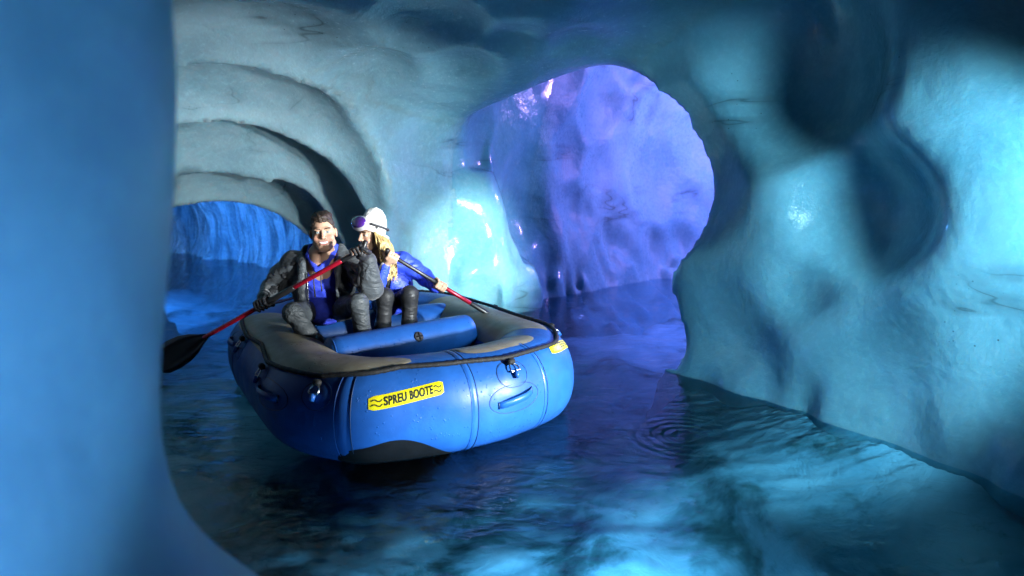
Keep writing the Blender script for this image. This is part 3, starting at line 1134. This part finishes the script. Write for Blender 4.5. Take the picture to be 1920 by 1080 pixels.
# ------------------------------------------------------------------ the two people
class Head:
    def __init__(self, c, front, up, s=1.0):
        f = vec(front) / np.linalg.norm(front)
        x = np.cross(up, f)
        x /= np.linalg.norm(x)
        z = np.cross(f, x)
        self.c, self.M, self.s = vec(c), np.stack([x, -f, z]), s     # rows: local x, y (back), z (up)

    def w(self, p):
        return self.c + self.s * (vec(p) @ self.M)

    def loc(self, V):
        return ((V - self.c) @ self.M.T) / self.s

    def e(self, F, p, r, k=.02, sign=1):
        F.ell(self.w(p), vec(r) * self.s, self.M, k, sign)

    def k(self, F, a, b, ra, rb, kk=.012):
        F.cap(self.w(a), self.w(b), ra * self.s, rb * self.s, kk)


def head_prims(F, h, jaw=1.0):
    h.e(F, (0, .012, .035), (.074, .094, .088), .02)
    h.e(F, (0, -.020, -.035), (.060 * jaw, .070, .072), .03)
    h.e(F, (0, -.062, -.090), (.030 * jaw, .024, .020), .025)
    h.k(F, (-.05 * jaw, -.01, -.068), (-.02, -.06, -.092), .016, .016, .03)
    h.k(F, (.05 * jaw, -.01, -.068), (.02, -.06, -.092), .016, .016, .03)
    for s in (-1, 1):
        h.e(F, (s * .040, -.060, -.026), (.024, .022, .022), .02)       # cheeks lifted by the smile
        h.e(F, (s * .030, -.080, .034), (.026, .011, .008), .014)       # brow
        h.e(F, (s * .031, -.094, .014), (.016, .008, .008), .006, -1)   # socket
        h.e(F, (s * .031, -.074, .013), (.0135, .0125, .0125), .002)    # eyeball
        h.e(F, (s * .079, .012, -.004), (.010, .020, .031), .006)       # ear
    h.k(F, (0, -.088, .022), (0, -.108, -.018), .008, .0115, .010)      # nose
    h.k(F, (-.012, -.096, -.022), (.012, -.096, -.022), .0085, .0085, .008)
    h.k(F, (-.022, -.083, -.044), (.022, -.083, -.044), .006, .006, .010)   # lips
    h.k(F, (-.018, -.081, -.064), (.018, -.081, -.064), .007, .007, .010)


def face_cols(h, skin, brow, lip, iris, beard=0, smile=.030):
    def fn(V):
        L = h.loc(V)
        c = np.tile(vec(skin), (len(V), 1))
        front = L[:, 1] < -.045
        x, z = L[:, 0], L[:, 2]
        ax = np.abs(x)

        def put(m, col, a=1.0):
            m = m.astype(float)[:, None] * a
            c[:] = c * (1 - m) + vec(col) * m
        put(front & (((ax - .045) / .022) ** 2 + ((z + .022) / .020) ** 2 < 1), (.62, .25, .18), .35)
        put(front & (ax < .014) & (np.abs(z + .014) < .014), (.60, .24, .17), .3)
        if beard:
            put((z < -.050) & (L[:, 1] < .0), (.16, .11, .08), beard)
        zb = z - (.036 + .10 * (ax - .030) - 6 * (ax - .030) ** 2)
        put(front & (np.abs(zb) < .0038) & (ax > .011) & (ax < .052), brow)
        ex, ez = (ax - .031) / .0155, (z - .0125) / .0065
        eye = front & (ex ** 2 + ez ** 2 < 1)
        put(front & (ex ** 2 + (ez - .25) ** 2 < 1.5), (.26, .15, .11), .5)
        put(eye, (.42, .40, .38))
        put(front & (((ax - .0315) / .0078) ** 2 + ((z - .0125) / .0064) ** 2 < 1), iris)
        zm = z + .055 - 7 * x ** 2
        mouth = front & (ax < smile)
        put(mouth & (np.abs(zm) < .0125 * np.sqrt(np.clip(1 - (ax / smile) ** 2, 0, 1)) + .0015), lip)
        put(mouth & (np.abs(zm - .0008) < .0075 * np.sqrt(np.clip(1 - (ax / (smile * .92)) ** 2, 0, 1))), (.80, .78, .74))
        return c
    return fn


def grip_hand(F, H, t, wrist, rs, sc=1.0):
    """palm, four fingers closed round a shaft through H along t, and a thumb from the side of the palm"""
    H, t = vec(H), vec(t) / np.linalg.norm(t)
    e1 = vec(wrist) - H
    e1 = e1 - t * (e1 @ t)
    e1 /= np.linalg.norm(e1)
    e2 = np.cross(t, e1)

    def at(o, deg, r):
        a = R(deg)
        return H + t * o * sc + (e1 * math.cos(a) + e2 * math.sin(a)) * r
    M = np.stack([t, e1, e2])
    F.ell(H + e1 * (rs + .020 * sc), vec((.042, .024, .030)) * sc, M, .012)
    F.cap(H + e1 * (rs + .022 * sc), wrist, .026 * sc, .027 * sc, .02)
    for i, (o, ln) in enumerate(((-.034, .86), (-.0115, 1.0), (.0115, 1.04), (.034, .96))):
        q = [at(o, 38, rs + .024 * sc), at(o, 95, rs + .015 * sc), at(o, 95 + 75 * ln, rs + .011 * sc), at(o * .95, 95 + 150 * ln, rs + .010 * sc)]
        F.chain(q, [.0115 * sc, .0105 * sc, .0098 * sc, .0085 * sc], .004)
    q = [H + e1 * (rs + .018 * sc) + t * .036 * sc, at(.052, -35, rs + .022 * sc), at(.054, -95, rs + .013 * sc), at(.044, -150, rs + .011 * sc)]
    F.chain(q, [.014 * sc, .0125 * sc, .011 * sc, .009 * sc], .006)


MAN = {'head': (-1.262, 4.280, 1.109), 'neck': (-1.313, 4.400, 0.933), 'chest': (-1.320, 4.440, 0.786), 'pelvis': (-1.361, 4.550, 0.555), 'rsho': (-1.520, 4.440, 0.885), 'lsho': (-1.115, 4.440, 0.885), 'relb': (-1.712, 4.500, 0.690), 'rwri': (-1.672, 4.250, 0.668), 'lelb': (-0.955, 4.240, 0.747), 'lwri': (-0.935, 4.130, 0.945), 'rhip': (-1.445, 4.520, 0.535), 'lhip': (-1.260, 4.520, 0.535), 'rkne': (-1.415, 4.050, 0.611), 'lkne': (-0.997, 4.080, 0.672), 'rank': (-1.139, 4.020, 0.217), 'lank': (-0.960, 4.130, 0.24)}
MAN = {k: vec(v) for k, v in MAN.items()}


def build_man():
    J = MAN
    org = (-1.36, 4.55, .48)
    o = empty('person', org)
    tag(o, 'smiling person in open grey jacket over blue hoodie, holding a paddle across the body', 'person', group='people seated in the raft')
    h = Head(J['head'], (.25, -.96, -.02), (-.09, .05, 1), 1.03)
    sh = vec(MP_ROOT) - vec(MP_TOP)
    lh, rh = vec(MP_TOP) + sh * .03, vec(MP_TOP) + sh * .627

    B = Field()
    head_prims(B, h, 1.1)
    B.cap(h.w((0, .02, -.05)), J['neck'] + vec((0, .03, 0)), .055, .062, .02)
    B.cap(J['rsho'], J['lsho'], .06, .06, .03)
    B.cap(J['neck'], J['pelvis'], .10, .12, .05)
    for s in 'rl':
        B.chain([J[s + 'sho'], J[s + 'elb'], J[s + 'wri']], [.05, .042, .03], .02)
        B.chain([J['pelvis'], J[s + 'hip'], J[s + 'kne'], J[s + 'ank']], [.09, .075, .055, .038], .02)
        B.cap(J[s + 'ank'], J[s + 'ank'] + vec((.03, -.13, -.05)), .035, .028)
    grip_hand(B, rh, -sh, J['rwri'], .020)
    grip_hand(B, lh, -sh, J['lwri'], .018)
    hc = J['head']
    B.build('body', 'skin', o, .010, (hc - .11, hc + vec((.11, .10, .13)), .0033),
            cols=face_cols(h, (.46, .28, .19), (.05, .03, .02), (.42, .12, .10), (.10, .16, .16), 0), origin=org)

    # short brown hair, longer on top
    Hh = Field()
    h.e(Hh, (0, .014, .037), (.0785, .0985, .094), .01)
    h.e(Hh, (0, -.03, .105), (.060, .058, .030), .03)
    h.e(Hh, (.01, .02, .112), (.058, .06, .028), .03)

    def hcut(F, X, Y, Z):
        x, y, z = ((X - h.c[0]) * h.M[k][0] + (Y - h.c[1]) * h.M[k][1] + (Z - h.c[2]) * h.M[k][2] for k in range(3))
        x, y, z = x / h.s, y / h.s, z / h.s
        line = np.where(y < -.02, .075 - .3 * np.clip(np.abs(x) - .045, 0, 1), np.where(y < .03, .0 + .01 * 0, -.05)) + .0
        line = .072 - 1.1 * np.clip(y + .060, 0, .14) - .25 * np.clip(np.abs(x) - .04, 0, 1)
        return smax(F, (line - z) * .7 * h.s, .004)
    Hh.build('hair', 'hair_brown', o, .0042, cut=hcut, wrinkle=.006, wscale=60, origin=org)

    fr = vec((.26, -.965, 0))
    la = vec((.965, .26, 0))
    tc = vec((-1.335, 4.475, .715))
    # hoodie
    Ho = Field()
    Ho.ell(tc + vec((0, 0, -.01)), (.19, .14, .27), None, .05)
    Ho.ell(vec((-1.345, 4.40, .575)), (.145, .10, .095), None, .05)
    Ho.cap(J['rsho'], J['lsho'], .07, .07, .05)
    for sx in (-1, 1):
        a = J['neck'] + vec((0, .075, .055))
        Ho.chain([a, J['neck'] + vec((sx * .075, .03, .060)), J['neck'] + vec((sx * .075, -.045, .015)), J['neck'] + vec((sx * .012, -.105, -.075))], [.034, .036, .032, .022], .015)
    hood = Ho.build('hoodie', 'hoodie_blue', o, .0085, wrinkle=.009, wscale=12, origin=org)
    for sx, ln in ((-.022, .17), (.026, .13)):
        a = J['neck'] + vec((sx, -.130, -.085))
        tube('drawstring', [a - vec(org), a + vec((0, -.012, -.07)) - vec(org), a + vec((.004, -.012, -ln)) - vec(org)], [.004, .004, .006], 'strap_dark', hood, 6)
    # grey puffer jacket, open at the front
    Ja = Field()
    Ja.ell(tc, (.225, .165, .265), None, .04)
    Ja.cap(J['rsho'], J['lsho'], .085, .085, .05)
    Ja.chain([J['rsho'], (J['rsho'] + J['relb']) / 2 + vec((-.012, 0, 0)), J['relb'], J['rwri']], [.088, .082, .076, .052], .03)
    Ja.chain([J['lsho'], (J['lsho'] + J['lelb']) / 2 + vec((.012, 0, 0)), J['lelb'] + vec((.01, -.01, 0)), J['lwri']], [.088, .084, .082, .054], .03)
    for sx in (-1, 1):
        Ja.chain([J['neck'] + vec((sx * .02, .11, .05)), J['neck'] + vec((sx * .115, .05, .045)), J['neck'] + vec((sx * .12, -.05, -.03)), J['chest'] + vec((sx * .115, -.13, -.02)), J['chest'] + vec((sx * .12, -.13, -.16))], [.04, .038, .032, .032, .034], .02)

    def jcut(F, X, Y, Z):
        lat = (X - tc[0]) * la[0] + (Y - tc[1]) * la[1]
        f = (X - tc[0]) * fr[0] + (Y - tc[1]) * fr[1]
        wd = .088 + .16 * np.clip(Z - .86, 0, .2) + .05 * np.clip(.72 - Z, 0, .3)
        return smax(F, -np.maximum(np.abs(lat + .008) - wd, .02 - f + 0 * Z), .012)
    ja = Ja.build('jacket', 'jacket_grey', o, .0085, cut=jcut, wrinkle=.005, wscale=12, origin=org)
    # black panels of the jacket: shoulder yoke and the inside of the sleeves
    for s, off in (('r', (.03, -.078, .012)), ('l', (-.03, -.078, .012))):
        a, b, c2 = J[s + 'sho'] + vec(off), J[s + 'elb'] + vec((.052 if s == 'r' else -.060, -.052, .03)), J[s + 'wri'] + vec((.03 if s == 'r' else -.035, -.02, .02))
        Field().chain([a, (a + b) / 2 + vec((0, -.008, 0)), b, (b + c2) / 2, c2], [.028, .026, .028, .024, .016], .02).build('sleeve_panel', 'panel_black', ja, .008, wrinkle=.01, origin=org)
    zx = [tc + la * (-.10) + fr * .155 + vec((0, 0, z)) - vec(org) for z in (.12, .05, -.03, -.12, -.2)]
    tube('zip', zx, .005, 'steel', ja, 6)
    # trousers and boots
    Tr = Field()
    Tr.ell(J['pelvis'], (.17, .14, .10), None, .05)
    for s in 'rl':
        Tr.chain([J[s + 'hip'], (J[s + 'hip'] + J[s + 'kne']) / 2 + vec((0, 0, -.005)), J[s + 'kne']], [.088, .078, .063], .04)
        Tr.chain([J[s + 'kne'], (J[s + 'kne'] + J[s + 'ank']) / 2, J[s + 'ank']], [.063, .055, .050], .03)
    Tr.build('trousers', 'trouser_grey', o, .0085, wrinkle=.004, wscale=13, origin=org)
    for s in 'rl':
        a = J[s + 'ank']
        Field().cap(a + vec((0, .01, .03)), a + vec((0, .01, -.05)), .055, .05).cap(a + vec((.0, .0, -.06)), a + vec((.03, -.15, -.075)), .046, .042, .03).build('boot', 'boot', o, .009, origin=org)
    for s, H, wr, rs in (('r', rh, J['rwri'], .020), ('l', lh, J['lwri'], .018)):
        G = Field()
        grip_hand(G, H, -sh, wr, rs, 1.12)
        d = J[s + 'elb'] - wr
        G.cap(wr, wr + d * .22, .040, .046, .02)
        G.build('glove', 'glove', o, .0055, origin=org)


WOMAN = {'head': (-1.012, 4.620, 1.070), 'neck': (-0.969, 4.700, 0.906), 'chest': (-0.943, 4.740, 0.733), 'pelvis': (-0.908, 4.820, 0.545), 'lsho': (-0.815, 4.740, 0.858), 'rsho': (-1.022, 4.680, 0.849), 'lelb': (-0.655, 4.760, 0.735), 'lwri': (-0.552, 4.600, 0.690), 'relb': (-0.974, 4.500, 0.672), 'rwri': (-0.893, 4.455, 0.860), 'lhip': (-0.827, 4.820, 0.525), 'rhip': (-0.980, 4.800, 0.525), 'rkne': (-0.879, 4.360, 0.663), 'lkne': (-0.718, 4.420, 0.668), 'rank': (-0.927, 4.400, 0.255), 'lank': (-0.738, 4.450, 0.255)}
WOMAN = {k: vec(v) for k, v in WOMAN.items()}


def build_woman():
    J = WOMAN
    org = (-.90, 4.83, .48)
    o = empty('person', org)
    tag(o, 'person with long blond hair in white beanie, ski goggles and bright blue jacket', 'person', group='people seated in the raft')
    h = Head(J['head'], (-.68, -.73, -.10), (.12, .03, 1), .98)
    t = WP_DIR
    rh = vec(WP_TOP) + t * .045
    lh = vec(WP_TOP) + t * .455
    B = Field()
    head_prims(B, h, .92)
    B.cap(h.w((0, .02, -.05)), J['neck'] + vec((0, .02, 0)), .045, .05, .02)
    B.cap(J['rsho'], J['lsho'], .05, .05, .03)
    B.cap(J['neck'], J['pelvis'], .085, .11, .05)
    for s in 'rl':
        B.chain([J[s + 'sho'], J[s + 'elb'], J[s + 'wri']], [.042, .035, .026], .02)
        B.chain([J['pelvis'], J[s + 'hip'], J[s + 'kne'], J[s + 'ank']], [.09, .07, .05, .034], .02)
        B.cap(J[s + 'ank'], J[s + 'ank'] + vec((.0, -.12, -.05)), .032, .026)
    grip_hand(B, rh, -t, J['rwri'], .016, .95)
    grip_hand(B, lh, -t, J['lwri'], .017, .95)
    hc = J['head']
    B.build('body', 'skin', o, .009, (hc - .11, hc + .11, .0036),
            cols=face_cols(h, (.44, .28, .19), (.10, .06, .03), (.50, .10, .10), (.08, .10, .09), 0, .024), origin=org)
    # beanie
    def local(X, Y, Z):
        return [((X - h.c[0]) * h.M[k][0] + (Y - h.c[1]) * h.M[k][1] + (Z - h.c[2]) * h.M[k][2]) / h.s for k in range(3)]
    Be = Field()
    h.e(Be, (0, .016, .045), (.086, .104, .100), .02)
    h.e(Be, (0, .036, .118), (.072, .080, .080), .05)

    def bcut(F, X, Y, Z):
        x, y, z = local(X, Y, Z)
        return smax(F, (.042 - .55 * (y + .05) - z) * .8 * h.s, .006)
    be = Be.build('beanie', 'wool_white', o, .0055, cut=bcut, wrinkle=.004, wscale=60, origin=org)
    pts = []
    for k in range(40):
        q = 2 * math.pi * k / 40
        x, y = .0905 * math.sin(q), .016 - .108 * math.cos(q)
        pts.append(h.w((x, y, .050 - .55 * (y + .05))) - vec(org))
    tube('cuff', pts, .009, 'wool_white', be, 8, True)
    # small snowflake emblem on the side of the beanie
    for k in range(3):
        q = math.pi * k / 3
        a = [h.w((.0895 - .30 * (dd * math.cos(q)) ** 2, -.012 + dd * math.cos(q), .066 + dd * math.sin(q))) - vec(org) for dd in (-.016, -.006, .006, .016)]
        tube('emblem', a, .0022, 'strap_dark', be, 5)
    # goggles pushed up on the beanie
    tilt = Head(h.w((0, -.092, .098)), h.M[1] * -1 + h.M[2] * .62, h.M[2], h.s)
    Gf = Field()
    tilt.e(Gf, (0, .0, 0), (.092, .038, .058), .01)
    gg = Gf.build('goggles', 'goggle_frame', o, .005, origin=org)
    Gl = Field()
    tilt.e(Gl, (0, -.014, .002), (.083, .034, .049), .01)
    Gl.build('lens', 'goggle_lens', gg, .004, origin=org)
    st = []
    for k in range(24):
        q = R(48) + (2 * math.pi - R(96)) * k / 23
        st.append(h.w((.0945 * math.sin(q), .02 - .112 * math.cos(q), .088 - .45 * (.05 - .112 * math.cos(q)))) - vec(org))
    tube('strap', st, .009, 'strap_dark', gg, 8)
    # long wavy hair: locks falling from under the cuff
    r3 = random.Random(11)
    parts = []
    for k in range(120):
        if k < 92:
            q = r3.uniform(.08, 1.0)
            y_ = -.058 + .155 * q
            st0 = (.066 * math.sqrt(max(.05, 1 - (max(0, y_ - .0) / .105) ** 2)) + .010 * r3.random(), y_, .050 - .55 * (y_ + .05))
        else:
            q = r3.uniform(0, 1)
            st0 = (-.070, -.05 + .13 * q, .045 - .55 * .13 * q)
        p0 = h.w(st0)
        out = (h.w((st0[0] * 1.9, st0[1] * 1.15 + .01, st0[2])) - p0)
        ln = r3.uniform(.20, .34) * (1 if k < 92 else .8)
        ph, fq, am = r3.uniform(0, 6.28), r3.uniform(2.0, 3.2), r3.uniform(.006, .013)
        pts, rad = [], []
        for i in range(17):
            t_ = i / 16
            p = p0 + out * (.55 * math.sin(t_ * 2.2)) + vec((.055 * t_ + .012, -.075 * t_, -ln * t_))
            p = p + vec((math.sin(ph + t_ * fq * 6.28), math.cos(ph * 1.3 + t_ * fq * 6.28), 0)) * am * min(1, t_ * 3)
            pts.append(p - vec(org))
            rad.append(.0078 * (1 - .75 * t_ ** 3) * (.5 + .5 * min(1, t_ * 6)) * (.8 + .4 * ((k * 7) % 5) / 4))
        parts.append(tube_geo(pts, rad, 6))
    V, Fc = join_geo(parts)
    mesh_py('hair', V, Fc, 'hair_blond', o)
    # blue jacket
    fr = vec((-.25, -.97, 0))
    Ja = Field()
    tc = vec((-.925, 4.785, .68))
    Ja.ell(tc, (.175, .140, .235), None, .05)
    Ja.cap(J['rsho'], J['lsho'], .070, .072, .05)
    Ja.cap(J['neck'] + vec((-.02, .03, -.02)), J['neck'] + vec((.03, .03, -.02)), .07, .07, .03)
    Ja.chain([J['rsho'], J['relb'], J['rwri']], [.068, .062, .042], .03)
    Ja.chain([J['lsho'], (J['lsho'] + J['lelb']) / 2 + vec((0, 0, .008)), J['lelb'], J['lwri']], [.072, .066, .060, .046], .03)
    Ja.ell(vec((-.90, 4.70, .56)), (.15, .13, .10), None, .04)

    def jcut(F, X, Y, Z):
        lat = (X - tc[0]) * .97 - (Y - tc[1]) * .25
        f = (X - tc[0]) * fr[0] + (Y - tc[1]) * fr[1]
        return smax(F, -np.maximum(np.abs(lat - .01 - .25 * (Z - .68)) - .042, .05 - f + 0 * Z), .012)
    ja = Ja.build('jacket', 'jacket_blue', o, .0085, cut=jcut, wrinkle=.005, wscale=12, origin=org)
    a = tc + fr * .135
    tube('lining', [a + vec((-.035, .0, .12)) - vec(org), a + vec((-.05, -.004, .02)) - vec(org), a + vec((-.075, .0, -.10)) - vec(org)], [.008, .011, .009], 'lining_white', ja, 8)
    Sh = Field()
    Sh.ell(tc + vec((0, 0, 0)), (.15, .125, .22), None, .05)
    Sh.build('shirt', 'panel_black', o, .009, origin=org)
    for s in 'rl':
        w = J[s + 'wri']
        d = (J[s + 'elb'] - w) / np.linalg.norm(J[s + 'elb'] - w)
        q = Field().cap(w - d * .004, w + d * .02, .034, .036)
        q.build('cuff', 'lining_white' if s == 'r' else 'jacket_blue', ja, .006, origin=org)
    # dark leggings and boots
    Tr = Field()
    Tr.ell(J['pelvis'], (.155, .13, .09), None, .05)
    for s in 'rl':
        Tr.chain([J[s + 'hip'], (J[s + 'hip'] + J[s + 'kne']) / 2, J[s + 'kne']], [.085, .076, .059], .04)
        Tr.chain([J[s + 'kne'], (J[s + 'kne'] + J[s + 'ank']) / 2, J[s + 'ank']], [.059, .053, .042], .03)
    Tr.build('leggings', 'trouser_dark', o, .0085, wrinkle=.003, wscale=16, origin=org)
    for s in 'rl':
        a = J[s + 'ank']
        Field().cap(a + vec((0, .01, .03)), a + vec((0, .01, -.06)), .052, .048).cap(a + vec((.0, .0, -.09)), a + vec((.0, -.14, -.10)), .046, .040, .03).build('boot', 'boot', o, .009, origin=org)


build_man()
build_woman()
